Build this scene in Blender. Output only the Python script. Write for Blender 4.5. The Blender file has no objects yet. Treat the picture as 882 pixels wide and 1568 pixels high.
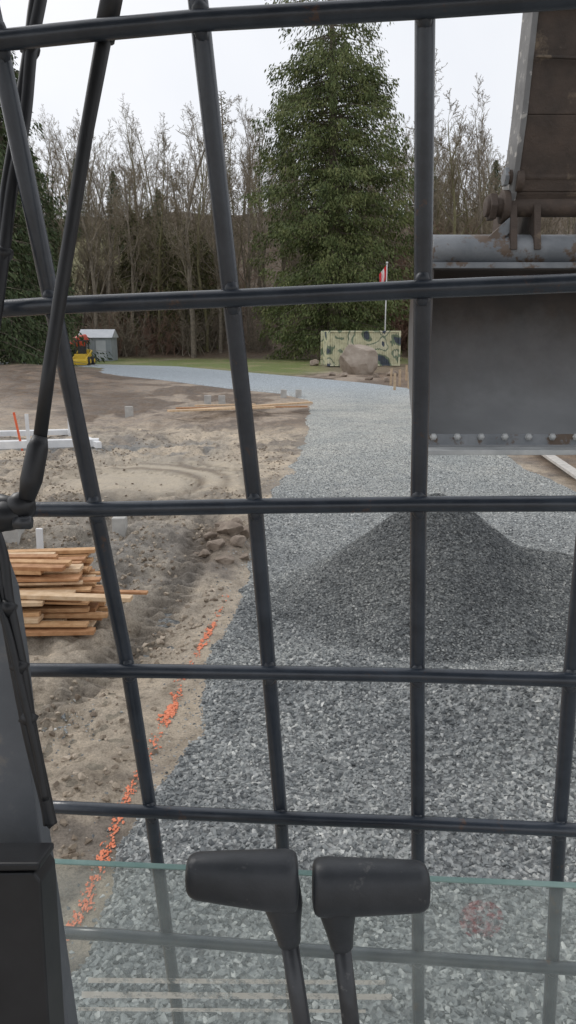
import bpy, math, random, bmesh
import numpy as np
from mathutils import Vector, Matrix
random.seed(7); rng=np.random.default_rng(7)
SC=bpy.context.scene
SC.view_settings.view_transform='Standard'; SC.view_settings.look='None'; SC.view_settings.exposure=0
F=1132.0; PITCH=math.radians(13.6); HC=2.5
C=Vector((0,0,HC)); RT=Vector((1,0,0)); FW=Vector((0,math.cos(PITCH),-math.sin(PITCH))); UP=Vector((0,math.sin(PITCH),math.cos(PITCH)))
def ray(px,py): return FW+RT*((px-441)/F)+UP*(-(py-784)/F)
def G(px,py,z=0.0):
    r=ray(px,py); t=(z-HC)/r.z; return C+r*t
def U(px,py,d): return C+ray(px,py)*d
cd=bpy.data.cameras.new("camera"); cam=bpy.data.objects.new("camera",cd); SC.collection.objects.link(cam)
cam.location=C; cam.rotation_euler=(math.pi/2-PITCH,0,0)
cd.sensor_fit='VERTICAL'; cd.angle=2*math.atan(784/F); cd.clip_start=0.02; cd.clip_end=2000
SC.camera=cam
# ---------- materials
def newmat(name):
    m=bpy.data.materials.new(name); m.use_nodes=True; nt=m.node_tree; nt.nodes.clear()
    o=nt.nodes.new('ShaderNodeOutputMaterial'); b=nt.nodes.new('ShaderNodeBsdfPrincipled'); nt.links.new(b.outputs[0],o.inputs[0])
    return m,nt,b
def noise(nt,scale,detail=6,rough=.6,vec=None,dist=0):
    n=nt.nodes.new('ShaderNodeTexNoise'); n.inputs['Scale'].default_value=scale; n.inputs['Detail'].default_value=detail
    n.inputs['Roughness'].default_value=rough; n.inputs['Distortion'].default_value=dist
    if vec is None:
        tc=nt.nodes.new('ShaderNodeTexCoord'); vec=tc.outputs['Object']
    nt.links.new(vec,n.inputs['Vector']); return n
def ramp(nt,fac,stops,interp='LINEAR'):
    r=nt.nodes.new('ShaderNodeValToRGB'); r.color_ramp.interpolation=interp
    e=r.color_ramp.elements
    while len(e)<len(stops): e.new(.5)
    for i,(p,c) in enumerate(stops):
        e[i].position=p; e[i].color=(*c,1) if len(c)==3 else c
    nt.links.new(fac,r.inputs[0]); return r
def mixn(nt,fac,a,b,mode='MIX'):
    mx=nt.nodes.new('ShaderNodeMixRGB'); mx.blend_type=mode
    for i,v in ((0,fac),(1,a),(2,b)):
        if isinstance(v,(int,float)): mx.inputs[i].default_value=v
        elif isinstance(v,tuple): mx.inputs[i].default_value=(*v,1)
        else: nt.links.new(v,mx.inputs[i])
    return mx.outputs[0]
def bump(nt,b,h,strength=.3,dist=.01):
    bp=nt.nodes.new('ShaderNodeBump'); bp.inputs['Strength'].default_value=strength; bp.inputs['Distance'].default_value=dist
    nt.links.new(h,bp.inputs['Height']); nt.links.new(bp.outputs[0],b.inputs['Normal']); return bp
def M(name,c1,c2,scale=5,rough=.7,bmp=0,bdist=.01,bscale=None,metal=0,lo=.35,hi=.65,spec=.5,c3=None,s3=20,t3=.62,w3=.03):
    m,nt,b=newmat(name)
    n=noise(nt,scale); r=ramp(nt,n.outputs[0],[(lo,c1),(hi,c2)]); out=r.outputs[0]
    if c3:
        n3=noise(nt,s3,8,.7); r3=ramp(nt,n3.outputs[0],[(t3-w3,(0,0,0)),(t3+w3,(1,1,1))])
        out=mixn(nt,r3.outputs[0],out,c3)
    nt.links.new(out,b.inputs['Base Color']); b.inputs['Roughness'].default_value=rough; b.inputs['Metallic'].default_value=metal
    b.inputs['Specular IOR Level'].default_value=spec
    if bmp:
        n2=noise(nt,bscale or scale*6,8,.7); bump(nt,b,n2.outputs[0],bmp,bdist)
    return m
# ---------- numpy noise
_perm=rng.random((256,256))
def vnoise(x,y):
    x=np.asarray(x,float); y=np.asarray(y,float)
    xi=np.floor(x).astype(int); yi=np.floor(y).astype(int); fx=x-xi; fy=y-yi
    fx=fx*fx*(3-2*fx); fy=fy*fy*(3-2*fy)
    a=_perm[xi&255,yi&255]; b=_perm[(xi+1)&255,yi&255]; c=_perm[xi&255,(yi+1)&255]; d=_perm[(xi+1)&255,(yi+1)&255]
    return (a*(1-fx)+b*fx)*(1-fy)+(c*(1-fx)+d*fx)*fy
def fbm(x,y,o=4):
    s=0;a=.5;t=0
    for i in range(o):
        s=s+a*vnoise(x*2**i+17.3*i,y*2**i+5.1*i); t+=a; a*=.55
    return s/t
def ss(a,b,x):
    t=np.clip((x-a)/(b-a),0,1); return t*t*(3-2*t)
# ---------- mesh builder
class MB:
    def __init__(s): s.v=[];s.f=[];s.m=[];s.mats=[]; s.sm=[]
    def mi(s,mat):
        if mat not in s.mats: s.mats.append(mat)
        return s.mats.index(mat)
    def add(s,vs,fs,mat,smooth=False):
        o=len(s.v); s.v+= [tuple(p) for p in vs]; k=s.mi(mat)
        for f in fs: s.f.append([i+o for i in f]); s.m.append(k); s.sm.append(smooth)
    def box(s,c,size,mat,rot=None):
        hx,hy,hz=[q/2 for q in size]; R=rot or Matrix.Identity(3); c=Vector(c)
        vs=[c+R@Vector((x*hx,y*hy,z*hz)) for x in(-1,1) for y in(-1,1) for z in(-1,1)]
        s.add(vs,[(0,1,3,2),(4,6,7,5),(0,4,5,1),(2,3,7,6),(0,2,6,4),(1,5,7,3)],mat)
    def beam(s,a,b,w,h,mat,up=Vector((0,0,1))):
        a=Vector(a);b=Vector(b); d=(b-a); L=d.length; d.normalize(); sd=d.cross(up)
        if sd.length<1e-3: sd=Vector((1,0,0))
        sd.normalize(); u=sd.cross(d)
        R=Matrix((d,sd,u)).transposed(); s.box((a+b)/2,(L,w,h),mat,R)
    def tube(s,pts,rad,mat,n=10,cap=True,ref=None,sc=(1,1),smooth=True):
        pts=[Vector(p) for p in pts]; rad=rad if hasattr(rad,'__len__') else [rad]*len(pts)
        vs=[];fs=[]; N=len(pts)
        for i,p in enumerate(pts):
            d=(pts[min(i+1,N-1)]-pts[max(i-1,0)]).normalized()
            rf=ref or (Vector((0,0,1)) if abs(d.z)<.9 else Vector((0,1,0)))
            a=d.cross(rf).normalized(); b=a.cross(d)
            r=rad[i]; r=(r,r) if not hasattr(r,'__len__') else r
            for k in range(n):
                t=2*math.pi*k/n; vs.append(p+a*(math.cos(t)*r[0]*sc[0])+b*(math.sin(t)*r[1]*sc[1]))
        for i in range(N-1):
            for k in range(n):
                k2=(k+1)%n; fs.append((i*n+k,i*n+k2,(i+1)*n+k2,(i+1)*n+k))
        if cap: fs.append(tuple(range(n))[::-1]); fs.append(tuple(range((N-1)*n,N*n)))
        s.add(vs,fs,mat,smooth)
    def ball(s,c,r,mat,n=10,sc=(1,1,1),jit=0):
        vs=[];fs=[]; c=Vector(c)
        for i in range(n//2+1):
            th=math.pi*i/(n//2)
            for k in range(n):
                ph=2*math.pi*k/n; q=1+random.uniform(-jit,jit)
                vs.append(c+Vector((math.sin(th)*math.cos(ph)*sc[0],math.sin(th)*math.sin(ph)*sc[1],math.cos(th)*sc[2]))*r*q)
        for i in range(n//2):
            for k in range(n):
                k2=(k+1)%n; fs.append((i*n+k,(i+1)*n+k,(i+1)*n+k2,i*n+k2))
        s.add(vs,fs,mat,True)
    def obj(s,name,parent=None,bevel=0):
        me=bpy.data.meshes.new(name); me.from_pydata(s.v,[],s.f)
        for m in s.mats: me.materials.append(m)
        me.polygons.foreach_set('material_index',s.m); me.polygons.foreach_set('use_smooth',s.sm); me.update()
        o=bpy.data.objects.new(name,me); SC.collection.objects.link(o)
        if parent: o.parent=parent
        if bevel:
            b=o.modifiers.new('bevel','BEVEL'); b.width=bevel; b.segments=2; b.limit_method='ANGLE'
        return o
def empty(name):
    e=bpy.data.objects.new(name,None); SC.collection.objects.link(e); return e
def npmesh(name,V,Fq,mat,smooth=True):
    me=bpy.data.meshes.new(name); k=Fq.shape[1]
    me.vertices.add(len(V)); me.vertices.foreach_set('co',V.astype(np.float32).ravel())
    me.loops.add(Fq.size); me.loops.foreach_set('vertex_index',Fq.astype(np.int32).ravel())
    me.polygons.add(len(Fq)); me.polygons.foreach_set('loop_start',np.arange(0,Fq.size,k,dtype=np.int32))
    me.update(calc_edges=True)
    me.polygons.foreach_set('use_smooth',[smooth]*len(Fq))
    me.materials.append(mat); me.validate()
    return me
def gridfaces(nx,ny):
    i=np.arange(nx-1)[:,None]*ny+np.arange(ny-1)[None,:]
    return np.stack([i,i+ny,i+ny+1,i+1],-1).reshape(-1,4)
def setattr_f(me,name,arr):
    a=me.attributes.new(name,'FLOAT','POINT'); a.data.foreach_set('value',np.asarray(arr,float).astype(np.float32).ravel())
def setcol(me,col):
    ca=me.color_attributes.new('col','FLOAT_COLOR','POINT')
    ca.data.foreach_set('color',np.concatenate([col,np.ones(col.shape[:-1]+(1,))],-1).astype(np.float32).ravel())
# ---------- ground height
LE=np.array([(-1.05,-3),(-1.0,0),(-.92,2),(-.84,2.76),(-.78,3.44),(-.76,4.16),(-.62,5.4),(-.54,6.7),(-.5,8.2),(-.4,10.9),(0,13.6),(.3,17),(.5,21.5),(.86,28),(-.3,31.6),(-2.8,34.6),(-6.9,41),(-13.7,49.8),(-36,64)])
RE=np.array([(7,-3),(7,0),(7,2),(7,3),(7,4),(7,5),(7,6.2),(6.4,8),(5.6,9.5),(4.8,11.4),(4.6,14),(4.7,17.5),(5.2,22),(6.2,28),(6.2,33),(4.4,37.5),(0.5,44),(-8,57),(-36,72)])
def xl(y): return np.interp(y,LE[:14,1],LE[:14,0])+(fbm(y*1.7,y*0+3,3)-.5)*.3
def hbase(x,y):
    z=ss(76,175,y)*27+ (fbm(x*.05,y*.05,3)-.5)*ss(85,120,y)*7
    return z+ss(250,900,y)*25
def trackmask(x,y):
    m=0
    for cx,w in ((-1.45,.2),(-2.75,.2)):
        c=cx+.18*(y-5)-.035*(y-6)**2
        m=m+np.exp(-((x-c)/w)**4)*ss(3.8,4.6,y)*(1-ss(9.8,11,y))
    for x0,y0,r,w in ((-2.9,12.2,1.35,.17),(-3.0,12.3,2.4,.17)):
        rr=np.sqrt((x-x0)**2+(y-y0)**2); m=m+.7*np.exp(-((rr-r)/w)**4)*(y>10.6)
    return np.clip(m,0,1)
def padf(x,y): return np.exp(-((((x+2.3)/1.85)**2+((y-13.2)/2.0)**2))**2)
def hg(x,y):
    x=np.asarray(x,float); y=np.asarray(y,float)
    z=hbase(x,y); e=xl(y)
    dirt=ss(0.02,.45,e-x)*(y<30); near=1-ss(14,26,y)
    f=fbm(x*1.1,y*1.1,5); ridg=1-np.abs(2*fbm(x*2.3+7,y*2.3,4)-1)
    calm=1-.85*padf(x,y)
    z=z+dirt*near*calm*((f-.5)*.30+(ridg-.8)*.20*ss(-.3,-1,x-e)+(fbm(x*5,y*5,4)-.5)*.12+(fbm(x*14+3,y*14,3)-.5)*.04)
    z=z+dirt*.24*np.exp(-(((x+1.9)/.8)**2+((y-8.3)/1.1)**2))*(.4+1.1*fbm(x*3,y*3,3))
    z=z+dirt*.18*np.exp(-(((x+3.6)/.9)**2+((y-9.5)/1.2)**2))
    z=z+.13*np.exp(-(((x+.75)/.3)**2+((y-8.6)/.9)**2))*(.5+fbm(x*4,y*4,3))*ss(-.05,.1,e-x)
    tm=trackmask(x,y)*dirt
    z=z+tm*(-.055+.032*np.sign(np.sin((y+.25*x)*2*np.pi/.15)))
    mid=ss(15,22,y)*(1-ss(46,56,y))*ss(.3,2,np.interp(y,LE[:,1],LE[:,0])-x)
    z=z+mid*(fbm(x*.8,y*.6,5)-.5)*.40
    lf=ss(6,11,-x-.25*(y-30))*ss(26,33,y)*(1-ss(52,58,y))
    z=z+lf*fbm(x*.9,y*.9,4)*.7
    rt=ss(5.0,6,x)*ss(9,12,y)*(1-ss(60,66,y)); z=z+rt*(fbm(x*1.2,y*1.2,4)-.35)*.3
    return z-.05*ss(0.1,.4,x-e)*(y<29)
def H(x,y): return float(hg(np.array([x]),np.array([y]))[0])
xs=np.concatenate([-np.geomspace(420,6,70)[:-1],np.arange(-6,0.2,.03),np.arange(.2,7,.14),np.geomspace(7,420,70)])
yy=[9.0]
while yy[-1]<1100: yy.append(yy[-1]*1.0065+ .005)
ys=np.concatenate([np.linspace(-60,-3,12)[:-1],np.arange(-3,1.5,.3),np.arange(1.5,9,.03),np.array(yy)])
X,Y=np.meshgrid(xs,ys,indexing='ij'); Z=hg(X,Y)
m,nt,b=newmat('soil')
at=nt.nodes.new('ShaderNodeAttribute'); at.attribute_name='col'
am=nt.nodes.new('ShaderNodeAttribute'); am.attribute_name='calm'
n0=noise(nt,2.2,8,.65); r0=ramp(nt,n0.outputs[0],[(.35,(.62,.60,.57)),(.50,(1,1,1)),(.68,(1.2,1.19,1.16))])
n1=noise(nt,11,10,.78); r1=ramp(nt,n1.outputs[0],[(.32,(.38,.35,.32)),(.46,(.96,.96,.96)),(.7,(1.35,1.35,1.35))])
n2=noise(nt,70,8,.8); r2=ramp(nt,n2.outputs[0],[(.35,(.6,.6,.6)),(.6,(1.2,1.2,1.2))])
o1=mixn(nt,1.0,r1.outputs[0],r0.outputs[0],'MULTIPLY'); o2=mixn(nt,1.0,o1,r2.outputs[0],'MULTIPLY')
o2=mixn(nt,am.outputs['Fac'],o2,(1.0,1.0,1.0)); o3=mixn(nt,1.0,at.outputs[0],o2,'MULTIPLY')
nt.links.new(o3,b.inputs['Base Color']); b.inputs['Specular IOR Level'].default_value=.35
rr_=ramp(nt,n0.outputs[0],[(.4,(.45,)*3),(.6,(.95,)*3)]); nt.links.new(rr_.outputs[0],b.inputs['Roughness'])
bump(nt,b,n1.outputs[0],1.0,.05)
SOIL=m
me=npmesh('ground',np.stack([X,Y,Z],-1).reshape(-1,3),gridfaces(len(xs),len(ys)),SOIL)
def mixc(a,b,t): return a*(1-t[...,None])+np.array(b)*t[...,None]
col=np.ones(X.shape+(3,))*np.array((.50,.42,.325))
f1=fbm(X*.8+9,Y*.8,4); f2=fbm(X*2.5,Y*2.5+40,4)
col=mixc(col,(.24,.205,.17),ss(.45,.55,f1)*.9)
col=mixc(col,(.58,.485,.37),ss(.5,.6,f2)*.6)
col=mixc(col,(.30,.28,.25),np.exp(-(((X+2.2)/1.5)**2+((Y-8)/2.1)**2))*.85)
col=mixc(col,(.16,.145,.125),trackmask(X,Y)*.6)
col=mixc(col,(.17,.125,.09),np.exp(-(((X+.8)/.35)**2+((Y-8.6)/1.0)**2))*.8)
pad=padf(X,Y)
col=mixc(col,(.52,.45,.35),pad*.95)
def arcf(x0,y0,r,w): return np.exp(-((np.sqrt((X-x0)**2+(Y-y0)**2)-r)/w)**2)
arc=arcf(-3.0,12.4,1.5,.10)+arcf(-3.0,12.4,1.95,.09)+arcf(-.9,14.9,1.3,.10)+arcf(-.9,14.9,.9,.08)
col=mixc(col,(.20,.16,.12),np.clip(arc,0,1)*pad*.9)
wet=np.exp(-((Y-16.4)/1.2)**2)*ss(-1,-2,X)*ss(.34,.46,fbm(X*1.5,Y*1.5,3)); col=mixc(col,(.19,.195,.195),wet*.9)
wet2=np.exp(-((Y-10.8)/.7)**2)*ss(-.8,-1.6,X)*ss(.38,.5,fbm(X*1.7+5,Y*1.5,3)); col=mixc(col,(.16,.14,.115),wet2*.85)
col=mixc(col,(.33,.265,.21),ss(18,22,Y)*.8)
col=mixc(col,(.13,.095,.07),ss(.44,.54,fbm(X*.6,Y*.4,5))*ss(18,23,Y)*.85)
db=ss(4,8,-X-.25*(Y-30))*ss(25,31,Y); col=mixc(col,(.11,.078,.055),db*.85); col=mixc(col,(.28,.21,.155),db*ss(.5,.6,fbm(X*1.5,Y*1.1,4))*.6)
rt=ss(4.5,5.5,X)*ss(9,12,Y); col=mixc(col,(.19,.135,.095),rt*.85)
gm=fbm(X*.18+3,Y*.12,4)
gr=ss(46,52,Y-.35*np.clip(-X-4,0,60))*ss(.3,.42,gm+ .12*(X<1.5)); gr=gr*(1-ss(1.5,3.5,X)*(1-ss(60,64,Y))*.85)
gr=np.maximum(gr, np.exp(-(((X+.6)/2.2)**2+((Y-50)/5.5)**2)**2))
gr=gr*(1-ss(5.5,7,X)*ss(26,30,Y)*(1-ss(54,60,Y))*.5)
col=mixc(col,(.15,.185,.055),np.clip(gr,0,1)*ss(44,47,Y))
col=mixc(col,(.27,.24,.125),np.clip(gr,0,1)*ss(44,47,Y)*ss(.48,.6,fbm(X*.6,Y*.4,3))*.6)
col=mixc(col,(.13,.095,.065),ss(72,80,Y+6*(fbm(X*.1,Y*.1,3)-.5)))
cl=np.exp(-(((X+30)/15)**2+((Y-130)/18)**2)**2); col=mixc(col,(.27,.26,.13),cl*.9)
setcol(me,col); setattr_f(me,'calm',pad*.75)
den=80*ss(0,.25,xl(Y)-X)*(Y>1.8)*(1-ss(11,20,Y))*(np.abs(X)<.45*Y+1.5)*(.15+ss(.42,.6,fbm(X*1.2+5,Y*1.2,3))*3)*(1-pad)
setattr_f(me,'dens',den)
ground=bpy.data.objects.new('ground',me); SC.collection.objects.link(ground)
# ---------- gravel
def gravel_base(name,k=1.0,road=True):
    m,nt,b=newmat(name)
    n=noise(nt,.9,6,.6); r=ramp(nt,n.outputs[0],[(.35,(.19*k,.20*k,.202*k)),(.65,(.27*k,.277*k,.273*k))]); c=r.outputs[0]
    tc=nt.nodes.new('ShaderNodeTexCoord')
    if road:
        sp=nt.nodes.new('ShaderNodeSeparateXYZ'); nt.links.new(tc.outputs['Object'],sp.inputs[0])
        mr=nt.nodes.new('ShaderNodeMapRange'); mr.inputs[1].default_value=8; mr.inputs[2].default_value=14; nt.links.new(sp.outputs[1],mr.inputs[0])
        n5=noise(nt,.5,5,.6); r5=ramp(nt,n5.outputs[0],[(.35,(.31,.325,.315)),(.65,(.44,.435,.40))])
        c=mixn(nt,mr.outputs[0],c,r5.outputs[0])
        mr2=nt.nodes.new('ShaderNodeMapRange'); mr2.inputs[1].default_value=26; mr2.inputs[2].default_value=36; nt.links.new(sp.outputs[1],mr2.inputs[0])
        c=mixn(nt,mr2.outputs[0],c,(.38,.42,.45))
    v=nt.nodes.new('ShaderNodeTexVoronoi'); v.inputs['Scale'].default_value=38; nt.links.new(tc.outputs['Object'],v.inputs['Vector'])
    sp2=nt.nodes.new('ShaderNodeSeparateColor'); nt.links.new(v.outputs['Color'],sp2.inputs[0])
    r2=ramp(nt,sp2.outputs[0],[(0,(.5,.5,.5)),(.5,(.9,.9,.9)),(1,(1.6,1.6,1.58))])
    o=mixn(nt,1.0,c,r2.outputs[0],'MULTIPLY'); nt.links.new(o,b.inputs['Base Color'])
    b.inputs['Roughness'].default_value=.85; b.inputs['Specular IOR Level'].default_value=.3
    bump(nt,b,v.outputs['Distance'],.9,.02); return m
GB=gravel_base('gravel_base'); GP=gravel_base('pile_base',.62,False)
def stone_mat(name,stops,damp_shade=True):
    m,nt,b=newmat(name); oi=nt.nodes.new('ShaderNodeObjectInfo')
    r=ramp(nt,oi.outputs['Random'],stops); c=r.outputs[0]
    n=noise(nt,40,4,.6); r2=ramp(nt,n.outputs[0],[(.3,(.75,.75,.75)),(.7,(1.2,1.2,1.2))])
    c=mixn(nt,1.0,c,r2.outputs[0],'MULTIPLY')
    if damp_shade:   # wet heap stone is darker; shade of heap and low mound painted in too
        nl=noise(nt,.9,5,.6,oi.outputs['Location']); rl=ramp(nt,nl.outputs[0],[(.38,(.72,.73,.74)),(.6,(1.08,1.08,1.06))]); c=mixn(nt,1.0,c,rl.outputs[0],'MULTIPLY')
        for (cx,cy,r0_,r1_,kk) in ((1.75,6.5,.7,2.0,.60),(2.0,4.3,.2,1.0,.72)):
            sub=nt.nodes.new('ShaderNodeVectorMath'); sub.operation='SUBTRACT'; nt.links.new(oi.outputs['Location'],sub.inputs[0]); sub.inputs[1].default_value=(cx,cy,0)
            mu=nt.nodes.new('ShaderNodeVectorMath'); mu.operation='MULTIPLY'; nt.links.new(sub.outputs[0],mu.inputs[0]); mu.inputs[1].default_value=(.8,1.25,0)
            le=nt.nodes.new('ShaderNodeVectorMath'); le.operation='LENGTH'; nt.links.new(mu.outputs[0],le.inputs[0])
            mr=nt.nodes.new('ShaderNodeMapRange'); mr.interpolation_type='SMOOTHSTEP'; mr.inputs[1].default_value=r0_; mr.inputs[2].default_value=r1_; mr.inputs[3].default_value=kk; mr.inputs[4].default_value=1; nt.links.new(le.outputs['Value'],mr.inputs[0])
            c=mixn(nt,1.0,c,mr.outputs[0],'MULTIPLY')
    nt.links.new(c,b.inputs['Base Color'])
    b.inputs['Roughness'].default_value=.68; b.inputs['Specular IOR Level'].default_value=.35; return m
def stones(cname,mat,r,n=7,flat=.6,pts=11):
    c=bpy.data.collections.new(cname)
    for i in range(n):
        bm=bmesh.new()
        for k in range(pts):
            v=Vector(rng.normal(size=3)).normalized()*random.uniform(.8,1.1)
            bm.verts.new((v.x*r*random.uniform(.95,1.25),v.y*r*.85,v.z*r*flat))
        bmesh.ops.convex_hull(bm,input=bm.verts)
        bmesh.ops.delete(bm,geom=[v for v in bm.verts if not v.link_faces],context='VERTS')
        me=bpy.data.meshes.new(cname+'_m'); bm.to_mesh(me); bm.free(); me.materials.append(mat)
        o=bpy.data.objects.new(cname+'_piece',me); c.objects.link(o)
    return c
def gst(k): return [(0,(.09*k,.097*k,.10*k)),(.3,(.20*k,.212*k,.215*k)),(.7,(.32*k,.332*k,.327*k)),(.93,(.43*k,.435*k,.42*k)),(1,(.60*k,.60*k,.575*k))]
GS=stone_mat('crushed_stone',gst(1.0)); GS3=stone_mat('dry_crushed_stone',gst(1.3),False)
CS=stone_mat('soil_clod',[(0,(.14,.105,.075)),(.6,(.32,.265,.20)),(1,(.5,.42,.33))],False)
cg=stones('crushed',GS,.0175); cd_=stones('dry',GS3,.02); cf=stones('fines',GS,.0135); cc=stones('clod',CS,.018,flat=.7,pts=16)
def scatter(obj,coll,smin,smax,seed=1):
    ng=bpy.data.node_groups.new('scatter','GeometryNodeTree')
    ng.interface.new_socket('Geometry',in_out='INPUT',socket_type='NodeSocketGeometry'); ng.interface.new_socket('Geometry',in_out='OUTPUT',socket_type='NodeSocketGeometry')
    N=ng.nodes.new; L=ng.links.new
    gi=N('NodeGroupInput'); go=N('NodeGroupOutput'); d=N('GeometryNodeDistributePointsOnFaces'); d.inputs['Seed'].default_value=seed
    na=N('GeometryNodeInputNamedAttribute'); na.data_type='FLOAT'; na.inputs['Name'].default_value='dens'
    L(gi.outputs[0],d.inputs['Mesh']); L([o for o in na.outputs if o.name=='Attribute' and o.enabled][0],d.inputs['Density'])
    ci=N('GeometryNodeCollectionInfo'); ci.inputs['Collection'].default_value=coll; ci.inputs['Separate Children'].default_value=True; ci.inputs['Reset Children'].default_value=True
    ip=N('GeometryNodeInstanceOnPoints'); ip.inputs['Pick Instance'].default_value=True
    L(d.outputs['Points'],ip.inputs['Points']); L(ci.outputs[0],ip.inputs['Instance'])
    rv=N('FunctionNodeRandomValue'); rv.data_type='FLOAT_VECTOR'; rv.inputs[0].default_value=(-.8,-.8,0); rv.inputs[1].default_value=(.8,.8,6.28)
    L(rv.outputs[0],ip.inputs['Rotation'])
    rs=N('FunctionNodeRandomValue'); rs.data_type='FLOAT'
    fi=[i for i in rs.inputs if i.enabled and i.name in('Min','Max')]; fi[0].default_value=smin; fi[1].default_value=smax
    L([o for o in rs.outputs if o.enabled][0],ip.inputs['Scale'])
    j=N('GeometryNodeJoinGeometry'); L(ip.outputs[0],j.inputs[0]); L(gi.outputs[0],j.inputs[0]); L(j.outputs[0],go.inputs[0])
    md=obj.modifiers.new('scatter','NODES'); md.node_group=ng
scatter(ground,cc,.3,1.9,3)
def resample(P,ts):
    k=np.arange(len(P)); return np.stack([np.interp(ts,k,P[:,0]),np.interp(ts,k,P[:,1])],-1)
ts=np.linspace(0,len(LE)-1,700)
Lp=resample(LE,ts); Rp=resample(RE,ts)
Lp[:,0]+= (fbm(Lp[:,1]*1.7,Lp[:,1]*0+3,3)-.5)*.3*(Lp[:,1]<29)
S=np.linspace(0,1,90)**1.25
P=Lp[:,None,:]*(1-S)[None,:,None]+Rp[:,None,:]*S[None,:,None]
def mound(x,y):
    return .36*np.exp(-(((x-1.85)/.95)**2+((y-4.4)/.6)**2))+.12*np.exp(-(((x-.3)/.6)**2+((y-5.0)/.5)**2))+.14*np.exp(-(((x-2.8)/.8)**2+((y-3.2)/.5)**2))
def hroad(x,y):
    return hbase(x,y)+.015+mound(x,y)+(fbm(x*1.5,y*1.5,3)-.5)*.09*(1-ss(15,30,y))+.06*ss(28,32,y)
Zr=hroad(P[...,0],P[...,1])
edge=np.minimum(S/.012,1)*np.minimum((1-S)/.05,1); Zr=Zr-.07*(1-edge)[None,:]
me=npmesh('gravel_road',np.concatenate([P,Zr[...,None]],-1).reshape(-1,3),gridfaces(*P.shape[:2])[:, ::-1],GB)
px_,py_=P[...,0],P[...,1]
cone=(px_<.42*py_+1.3)*(px_>-.42*py_-1.5)
setattr_f(me,'dens',2700*(1-ss(7.5,10.5,py_))*(py_>1.7)*cone)
road=bpy.data.objects.new('gravel_road',me); SC.collection.objects.link(road); scatter(road,cg,.3,1.4,5)
sel=(Lp[:,1]>7)&(Lp[:,1]<26); Pb=P[sel]; Zb=Zr[sel]+.004
me=npmesh('loose_stones',np.concatenate([Pb,Zb[...,None]],-1).reshape(-1,3),gridfaces(*Pb.shape[:2])[:, ::-1],GB)
setattr_f(me,'dens',(ss(7.5,10.5,Pb[...,1])*900*(1-ss(11,20,Pb[...,1]))+40)*(Pb[...,0]<.42*Pb[...,1]+1)*(Pb[...,1]<22))
o=bpy.data.objects.new('gravel_road',me); SC.collection.objects.link(o); scatter(o,cd_,.3,1.0,6)
E=np.arange(1.8,14,.05); sp=np.linspace(-.38,.1,12)
PX=xl(E)[:,None]+sp[None,:]; PY=np.repeat(E[:,None],12,1)
me=npmesh('gravel_spill',np.stack([PX,PY,hg(PX,PY)-.006],-1).reshape(-1,3),gridfaces(len(E),12)[:, ::-1],SOIL)
setcol(me,np.ones(PX.shape+(3,))*np.array([.36,.31,.25]))
setattr_f(me,'dens',1500*np.clip((sp+.38)/.48,0,1)**2.2*(.3+fbm(PX*3,PY*3,3)))
o=bpy.data.objects.new('gravel_spill',me); SC.collection.objects.link(o); scatter(o,cg,.3,1.1,9)
g=G(88,1130); ex=np.linspace(-.45,.45,16); PX,PY=np.meshgrid(g.x+ex,g.y+ex*1.3,indexing='ij')
me=npmesh('gravel_spill',np.stack([PX,PY,hg(PX,PY)-.006],-1).reshape(-1,3),gridfaces(16,16),SOIL); setcol(me,np.ones(PX.shape+(3,))*np.array([.3,.26,.2]))
setattr_f(me,'dens',2200*np.exp(-(((PX-g.x)/.22)**2+((PY-g.y)/.32)**2))*ss(.3,.6,fbm(PX*6,PY*6,3))); o=bpy.data.objects.new('gravel_spill',me); SC.collection.objects.link(o); scatter(o,cg,.3,1.0,19)
# ---------- gravel pile
gx=np.linspace(-1.2,5.6,250); gy=np.linspace(4.4,10,200)
PX,PY=np.meshgrid(gx,gy,indexing='ij')
def pile(x,y):
    d1=1.09-np.sqrt((x-1.40)**2+(y-6.75)**2*.82+.008)*.80
    d2=.60-np.sqrt(np.clip(x-2.3,0,None)**2*.25+np.clip(2.3-x,0,None)**2+(y-6.6)**2*.9+.03)*.56
    d3=.46-np.sqrt(np.clip(x-.75,0,None)**2+np.clip(.75-x,0,None)**2*.75+(y-6.9)**2+.05)*.48
    d4=.26-np.sqrt((x-1.3)**2*.5+(y-5.9)**2+.05)*.38
    k=16; z=np.log(np.exp(k*d1)+np.exp(k*d2)+np.exp(k*d3)+np.exp(k*d4)+1e-2)/k
    return z+(fbm(x*1.5,y*1.5,4)-.5)*.09+(fbm(x*6,y*6,3)-.5)*.035
zz=pile(PX,PY)
Zp=hroad(PX,PY)*.6+np.maximum(zz+.02,-.12)-.01
Zp=np.where(zz<-.03,hroad(PX,PY)-.10,Zp)
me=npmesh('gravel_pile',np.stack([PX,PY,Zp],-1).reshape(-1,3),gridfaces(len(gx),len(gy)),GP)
setattr_f(me,'dens',4300*(zz>-.02)*(PX<.42*PY+1)*(PY<8.2))
o=bpy.data.objects.new('gravel_pile',me); SC.collection.objects.link(o); scatter(o,cf,.4,1.5,11)
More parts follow.
